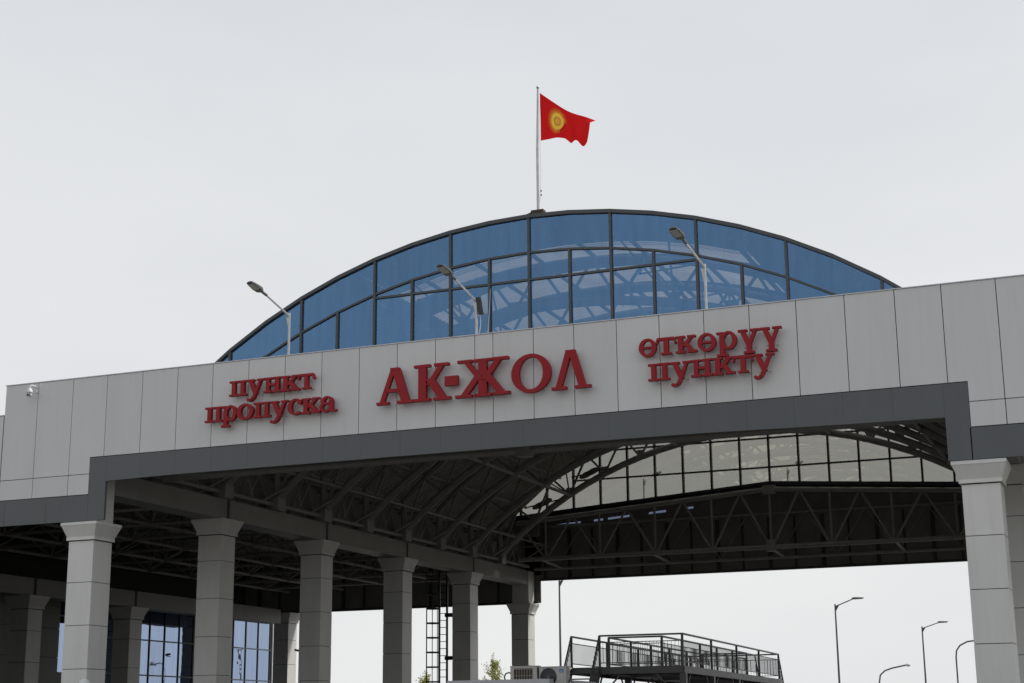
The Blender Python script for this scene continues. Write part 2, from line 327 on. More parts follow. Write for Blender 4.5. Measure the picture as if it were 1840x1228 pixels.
# --- beams on the columns --------------------------------------------
for xa,xb in ((XC-W+.05,XC-.004),(21.10,21.98)):
    for k in range(5):
        y0=[.9,7.45,14.45,21.45,28.45][k]; y1=[7.27,14.27,21.27,28.27,35.08][k]
        MB().box(xa,xb,y0,y1,7.822,8.50).build('column_beam',M_BEAM,CAN)
        if k: MB().box(xa+.08,xb-.08,y0-.18,y0,7.83,8.48).build('beam_joint',M_JOINT,CAN)
for xa,xb in ((-18.55,-17.71),(29.35,30.19)):
    for k in range(5):
        MB().box(xa,xb,[.9,7.45,14.45,21.45,28.45][k],[7.27,14.27,21.27,28.27,34.2][k],6.285,7.0).build('column_beam',M_BEAM,CAN)
# --- vault -------------------------------------------------------------
def arc(R,zc,dx): return zc+math.sqrt(R*R-dx*dx)
RL,ZL=18.1,-4.1; RU,ZU=18.0,-2.62; RD,ZDK=18.63,-2.80
lowz=lambda dx:arc(RL,ZL,dx); upz=lambda dx:arc(RU,ZU,dx); dkz=lambda dx:arc(RD,ZDK,dx)
LX=[-12.54+2*12.54/14*i for i in range(15)]        # lower nodes
UXn=[-12.54+2*12.54/28*(2*i+1) for i in range(14)] # upper nodes between
def arch_truss(Y):
    lo=MB().pipe([(CX+dx,Y,lowz(dx)) for dx in [-12.54+25.08/28*i for i in range(29)]],.155,12)
    t=lo.build('arch_truss',M_STEEL,CAN)
    MB().pipe([(CX+dx,Y,upz(dx)) for dx in [-12.6+25.2/28*i for i in range(29)]],.12,10).build('upper_chord',M_STEEL,t)
    for i,dx in enumerate(UXn):
        for j in (i,i+1):
            q=LX[j]
            MB().tube((CX+q,Y,lowz(q)),(CX+dx,Y,upz(dx)),.055,6,caps=False).build('brace',M_STEEL,t)
    gp=MB()
    for q in LX[1:-1]: gp.box(CX+q-.17,CX+q+.17,Y-.02,Y+.02,lowz(q)+.02,lowz(q)+.34)
    gp.build('gusset_plates',M_STEEL,t,kind='stuff')
    for s in (-1,1):
        X=CX+s*12.6
        MB().box(X-.24,X+.24,Y-.27,Y+.27,8.50,8.98).build('foot_plate',M_STEEL,t)
        MB().tube((X,Y,8.9),(X,Y,upz(12.6)+.05),.13,10).build('post',M_STEEL,t)
    return t
for k in range(2,10): arch_truss(3.5*k)
pu=0
def purlin(x,z,r,name='purlin',y0=3.75,y1=32.6,m=M_STEEL,parent=CAN): return MB().tube((x,y0,z),(x,y1,z),r,8).build(name,m,parent)
for dx in UXn: purlin(CX+dx,upz(dx)+.20,.07)
for dx in (-8.957,-3.583,3.583,8.957): purlin(CX+dx,lowz(dx)-.02,.085,'tie_tube',7,31.5)
for s in (-1,1):
    X=CX+s*12.6
    purlin(X,8.72,.085,'bottom_tube',.6,35.2); purlin(X+s*.45,10.0,.11,'top_tube',.6,35.2)
# thin rods between the posts along the beam, and cross ties between arches
for k in range(0,10):
    Y0=3.5*k; Y1=Y0+3.5
    if k==0: Y0=.6
    for s in (-1,1):
        X=CX+s*12.6; ym=(Y0+Y1)/2
        for p,q in (((X,Y0+1.1,10.05),(X,ym+.15,8.8)),((X,Y1-.9,10.05),(X,ym-.15,8.8)),((X,Y0+1.25,10.05),(X,Y0+.3,8.85)),((X+.25*s,Y1-1.0,10.05),(X+.25*s,Y1-.25,8.85))):
            MB().tube(p,q,.042,6,caps=False).build('rod',M_STEEL,CAN)
br=MB()
for k in range(1,9):
    Y0=3.5*k; Y1=Y0+3.5
    for dx in (-8.957,-3.583,3.583,8.957):
        i=min(range(15),key=lambda i:abs(LX[i]-dx)); 
        for j in (i-1,i):
            u_=UXn[j]
            br.tube((CX+LX[i],Y0,lowz(LX[i])),(CX+u_,Y1,upz(u_)),.035,6,caps=False); br.tube((CX+LX[i],Y1,lowz(LX[i])),(CX+u_,Y0,upz(u_)),.035,6,caps=False)
br.build('cross_bracing',M_STEEL,CAN,kind='stuff')
# roof deck: fluted sheets, flutes run along the arch; the crown has translucent sheets
def deck(y0,y1,d0,d1,m,name):
    per=.25; n=int(round((y1-y0)/.25)); per=(y1-y0)/n; ys=[]
    for i in range(n):
        a_=y0+per*i; ys+=[(a_,0),(a_+.09,0),(a_+.115,.085),(a_+.225,.085)]
    ys.append((y1,0)); seg=max(2,int(abs(d1-d0)/1.1)); v=[];f=[]
    for i in range(seg+1):
        dx=d0+(d1-d0)*i/seg; z=dkz(dx) if abs(dx)<14 else 0; nx,nz=dx/RD,math.sqrt(1-(dx/RD)**2)
        for y,h in ys: v.append((CX+.12+dx+nx*h,y,z+nz*h))
    L=len(ys)
    for i in range(seg):
        for j in range(L-1): f.append((i*L+j,i*L+j+1,(i+1)*L+j+1,(i+1)*L+j))
    return MB().add(v,f).build(name,m,CAN)
for k in range(9):
    y0=3.5*k+3.5; y1=y0+3.5-(2.0 if k==8 else 0); y0+=.1 if k==0 else 0
    for d0,d1 in ((-13.2,-9.6),(-9.6,-6.0),(6.0,9.6),(9.6,13.2)): deck(y0,y1,d0,d1,M_DECK,'roof_sheet')
    for j,(q0,q1) in enumerate(((-6,-3),(-3,0),(0,3),(3,6))):
        if k==0: deck(y0,y1-.4,q0,q1,M_DECK,'roof_sheet'); deck(y1-.4,y1,q0,q1,M_SKYL,'skylight_sheet'); continue
        w1=y0+(y1-y0)*.29; w2=y0+(y1-y0)*.70
        deck(y0,w1,q0,q1,M_SKYL,'skylight_sheet'); deck(w1,w2,q0,q1,M_DECK,'roof_sheet'); deck(w2,y1,q0,q1,M_SKYL,'skylight_sheet')
# --- glazed gables -----------------------------------------------------
def gable(Y,sp,zc,R,base,trans,inset,rows2,fm,gm,fw_,wide,nm,CX=8.49):
    """sp mullion spacing, base(dx) lower edge, trans: transom heights, inset: inner arc radius cut (or None)"""
    az=lambda dx:arc(R,zc,dx)
    n=int(13.0/sp); nodes=[k*sp for k in range(-n-1,n+2)]
    # arch ends where it meets base
    lim=next(d for d in [i*.02 for i in range(300,700)] if az(d)<=base(d)+.02)
    nodes=[d for d in nodes if abs(d)<lim-.25]; nodes=[-lim]+nodes+[lim]
    fr=MB()
    # outer frame, polyline
    pts=[(CX+d,az(d)) for d in nodes]
    for i in range(len(pts)-1):
        (x0,z0),(x1,z1)=pts[i],pts[i+1]; fr.prism([(x0,z0-.03),(x1,z1-.03),(x1,z1+.08),(x0,z0+.08)],Y-.09,Y+.1)
    root=fr.build(nm,fm,CAN)
    def mull(x,z0,z1,y=Y,d=.12): MB().box(x-fw_/2,x+fw_/2,y-.07,y+d,z0,z1).build('mullion',fm,root)
    def lin(x0,z0,x1,z1): MB().prism([(x0,z0-fw_*.42),(x1,z1-fw_*.42),(x1,z1+fw_*.42),(x0,z0+fw_*.42)],Y-.06,Y+.06).build('transom',fm,root)
    iz=lambda d: arc(18.8,-4.08,d)
    def pane(poly):
        # remove degenerate
        p=[]; 
        for q in poly:
            if not p or (abs(q[0]-p[-1][0])+abs(q[1]-p[-1][1]))>.03: p.append(q)
        if len(p)<3: return
        A=sum(p[i][0]*p[(i+1)%len(p)][1]-p[(i+1)%len(p)][0]*p[i][1] for i in range(len(p)))/2
        if abs(A)<.02: return
        MB().add([(x,Y+random.uniform(-.002,.002),z) for x,z in p],[tuple(range(len(p)))]).build('pane',gm,root)
    for i in range(len(nodes)-1):
        a_,b_=nodes[i],nodes[i+1]; xa,xb=CX+a_,CX+b_
        ba,bb=base(a_),base(b_)
        if inset:
            ia,ib=iz(a_),iz(b_)
            # top band, panes two cells wide are built below
            ta,tb=max(ia,ba),max(ib,bb)
            if ia>ba or ib>bb:
                if ia<=ba: # arc meets the base inside this cell
                    t=(ba-ia)/((ib-bb)-(ia-ba)); xm=xa+t*(xb-xa); zm=ba+(bb-ba)*t; poly=[(xm,zm),(xb,bb),(xb,ib)]; lin(xm,zm,xb,ib)
                elif ib<=bb:
                    t=(ia-ba)/((ia-ba)-(ib-bb)); xm=xa+t*(xb-xa); zm=ba+(bb-ba)*t; poly=[(xa,ba),(xm,zm),(xa,ia)]; lin(xa,ia,xm,zm)
                else:
                    lin(xa,ia,xb,ib)
                    tr=trans[0]
                    if min(ia,ib)>=tr-.25 and abs((a_+b_)/2)<trans[1]:
                        lin(xa,tr,xb,tr); pane([(xa,ba),(xb,bb),(xb,tr),(xa,tr)]); poly=[(xa,tr),(xb,tr),(xb,ib),(xa,ia)]
                    else: poly=[(xa,ba),(xb,bb),(xb,ib),(xa,ia)]
                pane(poly)
        else:
            ta,tb=az(a_),az(b_); lo=[ba,bb]
            for tr in trans:
                if tr<min(ta,tb)-.05 and tr>max(lo)+.02:
                    lin(xa,tr,xb,tr); pane([(xa,lo[0]),(xb,lo[1]),(xb,tr),(xa,tr)]); lo=[tr,tr]
            pane([(xa,lo[0]),(xb,lo[1]),(xb,tb),(xa,ta)])
    for d in nodes[1:-1]:
        k=round(d/sp)
        if inset:
            full=(k%2==0)
            top=az(d) if full else (iz(d) if iz(d)>base(d) else None)
            if top: mull(CX+d,base(d),top)
        else: mull(CX+d,base(d),az(d))
    if inset: # top band panes, two cells wide
        ev=[-lim]+[d for d in nodes[1:-1] if round(d/sp)%2==0]+[lim]
        for a_,b_ in zip(ev,ev[1:]):
            mid=[d for d in nodes[1:-1] if a_+.1<d<b_-.1]
            ds=[a_]+mid+[b_]
            lowp=[(CX+d,max(iz(d),base(d))) for d in ds]; topp=[(CX+d,az(d)) for d in ds]
            # where the inner arc meets the base
            pane(lowp+topp[::-1])
    # sill
    for s in (-1,1):
        d1=lim
        fr2=MB().prism([(CX,base(0)-.26),(CX+s*d1,base(d1)-.26),(CX+s*d1,base(d1)+.02),(CX,base(0)+.02)] if s>0 else [(CX-d1,base(d1)-.26),(CX,base(0)-.26),(CX,base(0)+.02),(CX-d1,base(d1)+.02)],Y-.1,Y+.12)
        fr2.build('sill',fm,root)
    return root
pitch=lambda d:11.84-.070*abs(d)
RCX=8.88
gable(3.5,1.30,-2.79,18.63,lambda d:11.98-.055*abs(d),(13.865,5.3),1.17,None,M_FRAME,M_GLB,.075,1,'front_gable',8.61)
gable(33.0,1.386,-2.75,18.8,pitch,(12.52,13.9),None,None,M_FRAMEB,M_GLR,.085,0,'rear_gable',RCX)
# --- pitched transverse trusses under both gables -----------------------
def w_truss(Y,zb,base,out_,CX=8.49,st=2.82):
    lo=MB().tube((CX-12.5,Y,zb),(CX+12.5,Y,zb),.11,10); t=lo.build('pitched_truss',M_STEEL,CAN)
    top=lambda d:base(d)-.38
    for s in (-1,1): MB().tube((CX,Y,top(0)),(CX+s*12.6,Y,top(12.6)),.11,10).build('top_chord',M_STEEL,t)
    k=0
    for i in range(-4,5):
        x=CX+i*st
        MB().tube((x,Y,zb),(x,Y,top(i*st)),.06,8,caps=False).build('upright',M_STEEL,t)
        for s in (-1,1):
            xt=i*st+s*st/2
            if abs(xt)<12.7: MB().tube((x+s*.08,Y,zb+.05),(CX+xt,Y,top(xt)),.055,8,caps=False).build('diagonal',M_STEEL,t)
    MB().box(CX-.2,CX+.2,Y-.16,Y+.16,zb-.2,zb+.32).build('gusset',M_STEEL,t)
    MB().box(CX-.28,CX+.28,Y-.16,Y+.16,top(0)-.22,top(0)+.16).build('gusset',M_STEEL,t)
    return t
w_truss(32.72,8.79,pitch,1,RCX,2.772)
w_truss(3.3,8.655,lambda d:11.98-.055*abs(d),-1)
MB().tube((-4,35.75,8.62),(21,35.75,8.62),.085,8).build('bottom_tube',M_STEEL,CAN)
MB().tube((-4,35.75,10.75),(21,35.75,10.75),.07,8).build('wall_tube',M_STEEL,CAN)
for i in range(-4,5):
    x=CX+i*2.82
    if i%2==0: MB().tube((x+.35,32.72,8.76),(x+.3,35.75,8.62),.07,8).build('strut',M_GALV if 0 else M_STEEL,CAN)
    for s in (-1,1): MB().tube((x,35.75,8.65),(x+s*1.41,35.75,10.75),.03,6,caps=False).build('rear_brace',M_STEEL,CAN)
# strips of pitched roof between gables and fascias
def strip(y0,y1,base,name,gap=0):
    m_=MB()
    for s in (-1,1):
        d1=13.2; zs=(base(0)-.14,base(d1)-.14)
        a_=(CX,y0,zs[0]-gap); b_=(CX+s*d1,y0,zs[1]-gap); c_=(CX+s*d1,y1,zs[1]-.0); d_=(CX,y1,zs[0])
        pts=[a_,b_,c_,d_] if s>0 else [b_,a_,d_,c_]
        m_.hexa([(p[0],p[1],p[2]-.06) for p in pts],pts)
    return m_.build(name,M_DECK,CAN)
strip(.46,3.62,lambda d:12.03-.055*abs(d),'pitched_roof',.45); strip(32.9,YR+.06,lambda d:pitch(d)+.33,'pitched_roof',.33)
# eave walls closing the vault above the aisle roofs
for s in (-1,1):
    X=CX+s*13.1
    MB().box(min(X,X+s*.1),max(X,X+s*.1),3.5,32.9,8.6,10.6).build('eave_wall',M_WALL,CAN); MB().box(min(X,X+s*.1),max(X,X+s*.1),32.91,36.05,8.6,11.25).build('eave_wall',M_WALL,CAN)
    a_,b_=sorted((CX+s*11.2,CX+s*13.0)); MB().box(a_,b_,33.12,33.2,9.95,10.9).build('cheek_wall',M_WALL,CAN)
# --- side aisles: flat deck on a double layer grid ------------------------
for s in (-1,1):
    xa,xb=(-21.4,-4.75) if s<0 else (XM(-4.75),31.0)
    MB().box(xa,xb,.42,YR+.05,10.02,10.10).build('aisle_roof',M_DECK,CAN)
    sf=MB(); xs=[-18.1+3.3*i for i in range(5)]; xs=xs if s<0 else [XM(x) for x in xs[2:]]; ys=[1.7+3.5*j for j in range(11)]
    xt=[-19.75+3.3*i for i in range(6)]; xt=xt if s<0 else [XM(x) for x in xt[2:]]; yt=[.2+.3+3.5*j for j in range(11)]
    for x in xs: sf.tube((x,ys[0],8.05),(x,35.6,8.05),.07,8)
    for y in ys:
        if y<36: sf.tube((xs[0],y,8.05),(xs[-1],y,8.05),.07,8)
    for x in xt: sf.tube((x,.5,9.75),(x,36,9.75),.06,6)
    for y in yt: sf.tube((xt[0],y,9.75),(xt[-1],y,9.75),.06,6)
    for i,x in enumerate(xs):
        for j,y in enumerate(ys):
            if y>36: continue
            for a_ in (i,i+1):
                for b_ in (j,j+1):
                    if b_<len(yt): sf.tube((x,y,8.05),(xt[a_],yt[b_],9.75),.042,6,caps=False)
    sf.build('space_frame',M_STEEL,CAN,kind='stuff')
    # cross ribs of the deck
    rb=MB()
    for i in range(120):
        y=.6+i*.295; rb.box(xa+.05,xb-.05,y,y+.1,9.96,10.018)
    rb.build('deck_ribs',M_DECK,CAN,kind='stuff')
# unseen clad wall added left of the picture edge to shade the left aisle
sw=MB().box(-20.9,-10.3,1.25,2.4,GZ,6.9).build('added_shade_wall',M_JOINT,CAN)
for i in range(8):
    z=GZ
    while z<6.8:
        z1=min(z+1.267,6.9); MB().box(-20.9+1.325*i+.01,-20.9+1.325*(i+1)-.01,1.2,1.246,z+.01,z1-.01).build('cladding_panel',M_COLM,sw); z=z1
# ================================================================ SIGN LETTERS
def L_line(x0,y0,x1,y1,t,tx=None):
    """slanted stroke with horizontal ends, horizontal thickness t"""
    return [(x0-t/2,y0),(x0+t/2,y0),(x1+t/2,y1),(x1-t/2,y1)]
def L_rect(x0,x1,y0,y1): return [(x0,y0),(x1,y0),(x1,y1),(x0,y1)]
def L_ring(cx,cy,ro,so_,ri,si,a0=0,a1=360,n=28):
    P=[]
    for i in range(n):
        A=math.radians(a0+(a1-a0)*i/n); B=math.radians(a0+(a1-a0)*(i+1)/n)
        P.append([(cx+ri*math.cos(A),cy+si*math.sin(A)),(cx+ro*math.cos(A),cy+so_*math.sin(A)),(cx+ro*math.cos(B),cy+so_*math.sin(B)),(cx+ri*math.cos(B),cy+si*math.sin(B))])
    return ('strip',P)
def L_disc(cx,cy,r,s=None,n=14): s=s or r; return [(cx+r*math.cos(2*PI*i/n),cy+s*math.sin(2*PI*i/n)) for i in range(n)]
S=.12
GL={
'п':(1.2,[L_rect(.17,.42,.05,.95),L_rect(.79,1.04,.05,.95),L_rect(0,1.2,1-S,1),L_rect(0,.58,0,S),L_rect(.62,1.2,0,S)]),
'н':(1.22,[L_rect(.17,.42,.05,.95),L_rect(.79,1.07,.05,.95),L_rect(0,.58,1-S,1),L_rect(.64,1.22,1-S,1),L_rect(0,.58,0,S),L_rect(.64,1.22,0,S),L_rect(.4,.82,.43,.58)]),
'у':(1.2,[L_line(.66,.0,.27,.93,.30),L_line(.60,.0,.97,.93,.19),L_rect(0,.56,1-S,1),L_rect(.74,1.22,1-S,1),L_line(.46,-.30,.66,.12,.21),L_disc(.16,-.33,.12,.1),('strip',[[(.12,-.43),(.14,-.26),(.30,-.30),(.28,-.45)],[(.28,-.45),(.30,-.30),(.40,-.22),(.44,-.40)],[(.44,-.40),(.36,-.28),(.38,-.18),(.58,-.24)]])]),
'ү':(1.2,[L_line(.60,.1,.25,.93,.30),L_line(.62,.1,.97,.93,.20),L_rect(0,.54,1-S,1),L_rect(.70,1.22,1-S,1),L_rect(.47,.75,-.32,.28),L_rect(.30,.92,-.40,-.27)]),
'к':(1.22,[L_rect(.14,.42,.05,.95),L_rect(0,.56,1-S,1),L_rect(0,.56,0,S),L_line(.48,.38,.92,.93,.24),L_line(.98,.06,.56,.62,.31),L_rect(.70,1.18,1-S,1),L_rect(.70,1.24,0,S)]),
'т':(1.2,[L_rect(.46,.74,.05,.95),L_rect(.30,.92,0,S),L_rect(.14,1.06,.84,1),[(.14,1),(.14,.80),(.08,.62),(-.04,.66),(.10,1)],[(1.06,1),(1.10,1),(1.24,.64),(1.12,.60),(1.06,.80)]]),
'р':(1.2,[L_rect(.17,.45,-.35,.97),L_rect(0,.3,.86,.98),L_rect(0,.64,-.42,-.28),L_ring(.70,.48,.48,.53,.22,.38,-150,150,24)]),
'о':(1.05,[L_ring(.525,.49,.525,.54,.26,.38)]),
'ө':(1.1,[L_ring(.55,.49,.55,.54,.29,.39),L_rect(.25,.85,.43,.55)]),
'с':(1.0,[L_ring(.55,.49,.55,.54,.27,.40,42,318,26),L_disc(.82,.76,.16,.14)]),
'а':(1.12,[L_rect(.62,.90,.06,.72),L_ring(.50,.66,.40,.36,.16,.22,0,165,14),L_disc(.20,.70,.14,.13),L_ring(.40,.30,.40,.32,.17,.19,60,330,18),L_rect(.40,.70,.46,.58),L_rect(.72,1.14,0,S)]),
'А':(1.09,[L_line(.14,.04,.48,.97,.13),L_line(.85,.04,.56,.97,.24),L_rect(.25,.75,.33,.42),L_rect(.40,.66,.93,1),L_rect(0,.36,0,.075),L_rect(.60,1.09,0,.075)]),
'К':(1.08,[L_rect(.13,.36,.04,.96),L_rect(0,.48,.925,1),L_rect(0,.48,0,.075),L_line(.44,.43,.82,.96,.16),L_line(.85,.04,.47,.60,.25),L_rect(.60,1.03,.925,1),L_rect(.58,1.08,0,.075)]),
'Ж':(1.58,[L_rect(.67,.91,.04,.96),L_rect(.54,1.04,.925,1),L_rect(.54,1.04,0,.075),L_line(.73,.45,.32,.95,.18),L_line(.24,.04,.72,.62,.20),L_rect(.06,.50,.925,1),L_rect(0,.48,0,.075),L_line(.85,.45,1.26,.95,.18),L_line(1.34,.04,.86,.62,.24),L_rect(1.08,1.54,.925,1),L_rect(1.10,1.58,0,.075)]),
'О':(1.12,[L_ring(.56,.5,.56,.525,.34,.43,n=40)]),
'Л':(1.1,[L_line(.19,.04,.49,.97,.17),L_line(.87,.04,.58,.97,.20),L_rect(.40,.68,.93,1),L_rect(0,.42,0,.075),L_rect(.66,1.1,0,.075)]),
'-':(.4,[L_rect(0,.4,.36,.62)]),
}
def letter(ch,x0,x1,z0,H,root,yf=-.25,dep=.12):
    Wn,shapes=GL[ch]; sx_=(x1-x0)/Wn; m_=MB()
    for i,p in enumerate(shapes):
        off=.0032*i
        if isinstance(p,tuple):
            quads=p[1]
            for q in quads:
                v=[(x0+x*sx_,z0+y*H) for x,y in q]
                A=sum(v[k][0]*v[(k+1)%4][1]-v[(k+1)%4][0]*v[k][1] for k in range(4))
                if A<0: v=v[::-1]
                n=4; vv=[(x,yf-off,z) for x,z in v]+[(x,yf+dep,z) for x,z in v]
                m_.add(vv,[(0,1,2,3),(7,6,5,4)]+[(k,n+k,n+(k+1)%n,(k+1)%n) for k in range(n)])
        else:
            v=[(x0+x*sx_,z0+y*H) for x,y in p]
            A=sum(v[k][0]*v[(k+1)%len(v)][1]-v[(k+1)%len(v)][0]*v[k][1] for k in range(len(v)))
            if A<0: v=v[::-1]
            m_.prism(v,yf-off,yf+dep)
    return m_.build('letter',M_RED,root)
def sign(label,rows):
    s=thing('sign',label,'sign',(0,0,0),0,'red raised lettering on the fascia')
    for ch,x0,x1,z0,H in rows: letter(ch,x0,x1,z0,H,s)
    # stand-off pins behind the letters
    pn=MB()
    for ch,x0,x1,z0,H in rows:
        for fx in (.25,.75): pn.tube((x0+(x1-x0)*fx,-.131,z0+.05*H),(x0+(x1-x0)*fx,-.001,z0+.05*H),.012,6)
    pn.build('standoff_pins',M_GALV,s)
    return s
sign('large red raised capital letters АК-ЖОЛ in the middle of the grey fascia',[('А',5.43,6.57,9.59,1.04),('К',6.58,7.70,9.59,1.04),('-',7.52,7.92,9.59,1.04),('Ж',7.85,9.47,9.58,1.055),('О',9.51,10.66,9.575,1.03),('Л',10.68,11.79,9.555,1.07)])
H1=.45
sign('smaller red lettering пункт пропуска left of the large capital letters',
 [('п',.59,1.17,10.27,H1),('у',1.17,1.74,10.27,H1),('н',1.74,2.33,10.275,H1),('к',2.33,2.93,10.27,H1),('т',2.88,3.42,10.275,H1),
  ('п',-.21,.37,9.555,H1),('р',.35,.87,9.56,H1),('о',.86,1.42,9.56,H1),('п',1.43,1.99,9.56,H1),('у',1.97,2.57,9.555,H1),('с',2.56,3.03,9.56,H1),('к',3.01,3.62,9.55,H1),('а',3.60,4.14,9.55,H1)])
H2=.46
sign('smaller red lettering өткөрүү пункту right of the large capital letters',
 [('ө',13.15,13.63,10.24,H2),('т',13.62,14.17,10.235,H2),('к',14.16,14.72,10.23,H2),('ө',14.75,15.24,10.23,H2),('р',15.26,15.80,10.23,H2),('ү',15.83,16.38,10.23,H2),('ү',16.41,16.96,10.23,H2),
  ('п',13.39,13.97,9.56,.455),('у',13.99,14.54,9.555,.455),('н',14.55,15.12,9.56,.455),('к',15.13,15.71,9.56,.455),('т',15.66,16.19,9.56,.455),('у',16.18,16.74,9.555,.455)])
# ================================================================ FLAG
fp=thing('flagpole','tall thin pale metal flagpole standing on the crown of the arched roof','flagpole',(8.9,3.55,15.87))
MB().pipe([(0,0,.12),(0,0,2.1),(0.04,0,4.13)],[.045,.042,.03],10).build('pole',M_GALV,fp)
MB().box(-.2,.2,-.12,.12,-.05,.16).build('base_plate',M_RUST,fp)
MB().prism([(-.62,.0),(.05,.09),(.05,.14),(-.1,.16)],-.06,.06).build('foot_strap',M_RUST,fp)
MB().lathe([(0,.04),(.05,.03),(.055,0),(.035,-.04),(0,-.04)],(.04,0,4.16),10).build('finial',M_GALV,fp)
MB().pipe([(.12,-.02,3.95),(.09,-.02,2.5),(.11,-.02,1.4),(.09,-.02,.55),(.04,-.02,.4)],.006,5).build('halyard',M_WHITE,fp)
for z in (.75,.62): MB().box(.09,.125,-.03,0,z,z+.05).build('cleat',M_BLACK,fp)
def F(u,v):
    # u along the fly 0..1, v down the hoist 0..1
    tx,tz=1.50*u,-.10*math.sin(PI*u)-.98*u; bx=1.36*u; bz=-1.56+.03*math.sin(PI*u/.6)*(u<.6)-(.13*min(1,max(0,(u-.55)/.12)))+(.10*math.sin((u-.67)*19) if u>.67 else 0)*.8
    kk=max(0,(u-.93)/.07)*max(0,1-v/.16)
    x=tx*(1-v)+bx*v+.02*math.sin(v*7+u*6)*u*(1-u)+.17*kk; z=-.10*kk+tz*(1-v)+bz*v
    z+=.04*math.sin(u*7+.5)*u*(1-v)+.035*math.sin(u*26)*max(0,u-.5)*2*v**2
    y=.13*math.sin(u*6.5+v*2.2)*(.3+.5*u)+.09*math.sin(u*15+v*5)*u*v*(1-u*.8)+.35*u
    return Vector((x,y-.05,z))
fl=thing('flag','red flag with a yellow sun flying from the roof flagpole','flag',(9.04,3.5,19.80))
NU,NV=44,26
v=[F(i/NU,j/NV) for i in range(NU+1) for j in range(NV+1)]
f=[(i*(NV+1)+j,i*(NV+1)+j+1,(i+1)*(NV+1)+j+1,(i+1)*(NV+1)+j) for i in range(NU) for j in range(NV)]
o=MB().add(v,f,True).build('cloth',M_FLAG,fl)
def onflag(polys,off,m,name,c=(.37,.49),sx_=1,sy_=1):
    mm=MB(); 
    def P(x,y):
        u=c[0]+x/1.62; v_=c[1]-y/1.56; p=F(u,v_); du=F(u+.01,v_)-p; dv=F(u,v_+.01)-p; n=du.cross(dv).normalized()
        return p,n
    for sgn in (-1,1):
        for q in polys:
            vs_=[]
            for x,y in q:
                p,n=P(x,y); vs_.append(p+n*off*sgn)
            mm.add(vs_,[tuple(range(len(q)))] if sgn<0 else [tuple(range(len(q)))[::-1]])
    return mm.build(name,m,fl)
rays=[]
for i in range(40):
    a_=2*PI*i/40; d_=2*PI/40*.33
    pr=lambda r,t:(r*math.cos(t)*.80,r*math.sin(t)*1.42)
    rays.append([pr(.27,a_-d_),pr(.44,a_),pr(.27,a_+d_)])
disc=[]
for i in range(40):
    a_,b_=2*PI*i/40,2*PI*(i+1)/40
    for r0,r1 in ((.0,.12),(.12,.275)):
        q=[pr(r0,a_),pr(r1,a_),pr(r1,b_),pr(r0,b_)]
        disc.append(q if r0 else q[1:3]+[q[0]])
onflag(rays+disc,.004,M_YEL,'sun_emblem')
rg=[]
for i in range(32):
    a_,b_=2*PI*i/32,2*PI*(i+1)/32; rg.append([pr(.13,a_),pr(.155,a_),pr(.155,b_),pr(.13,b_)])
for off_ in (-.05,0,.05):
    for ax in (0,1):
        for i in range(6):
            t0,t1=-.13+.26*i/6,-.13+.26*(i+1)/6; cv=lambda t:off_*(1+.0)+ (.03 if off_>0 else -.03 if off_<0 else 0)*(1-(t/.13)**2)
            q=[(t0,cv(t0)-.006),(t1,cv(t1)-.006),(t1,cv(t1)+.006),(t0,cv(t0)+.006)]
            if ax: q=[(y,x) for x,y in q]
            rg.append([(x*.80,y*1.42) for x,y in q])
onflag(rg,.008,M_ORG,'emblem_lines')
# ================================================================ ROOF LAMPS
def lamp_head(x,y,z,dirv,parent,L=.62,Wd=.30):
    d=Vector(dirv).normalized(); s_=d.cross(Vector((0,0,1))).normalized(); n=s_.cross(d)
    P=Vector((x,y,z)); prof=[(0,.07,.10),(.12,.09,.12),(.2,.75,.14),(.42,1,.12),(.8,.92,.075),(.97,.72,.05),(1,.5,.035)]
    vt=[];
    for t,wd,h in prof:
        c=P+d*(t*L)
        for a_,b_ in ((-1,-.35),(-1,.2),(-.6,.65),(.6,.65),(1,.2),(1,-.35)): vt.append(c+s_*(a_*wd*Wd/2)+n*(b_*h))
    f=[(i*6+k,i*6+(k+1)%6,(i+1)*6+(k+1)%6,(i+1)*6+k) for i in range(len(prof)-1) for k in range(6)]+[tuple(range(5,-1,-1)),tuple(range(36,42))]
    h_=MB().add(vt,f).build('lamp_head',M_LAMP,parent)
    vt=[P+d*(t*L)+s_*(a_*Wd*.5*.78)-n*.052 for t,a_ in ((.40,-1),(.40,1),(.9,.88),(.9,-.88))]
    vt+= [p+n*.02 for p in vt]
    MB().add(vt,[(0,3,2,1),(4,5,6,7),(0,1,5,4),(1,2,6,5),(2,3,7,6),(3,0,4,7)]).build('lens',M_LENS,h_)
    return h_
def roof_lamp(label,loc,dz=0):
    t=thing('roof_lamp',label,'street lamp',loc,0,'lamps standing behind the parapet')
    MB().tube((0,0,0),(0,0,2.35+dz),.038,10).build('pole',M_GALV,t)
    MB().box(-.16,.16,-.16,.16,-.02,.02).build('base_plate',M_GALV,t)
    top=Vector((0,0,2.25+dz)); end=Vector((-.22,-1.03,2.25+dz+.44))
    MB().tube(top,end,.03,10).build('arm',M_GALV,t)
    MB().prism([(-.035,1.9+dz),(0,1.9+dz),(0,2.2+dz),(-.12,2.25+dz)],-.006,.006).build('bracket',M_GALV,t)
    d_=(end-top).normalized(); d_=Vector((d_.x,d_.y,d_.z*.75)); MB().tube(end-d_*.05,end+d_*.16,.042,8).build('socket',M_LAMP,t)
    e_=end+d_*.12; lamp_head(e_.x,e_.y,e_.z,d_,t); return t
L0=roof_lamp('leftmost roof lamp, behind the parapet above the word пункт',(2.12,.5,10.46))
tree_copy(L0,(8.17,.5,10.24),'middle roof lamp, the one sharing its pole with a dark antenna panel')
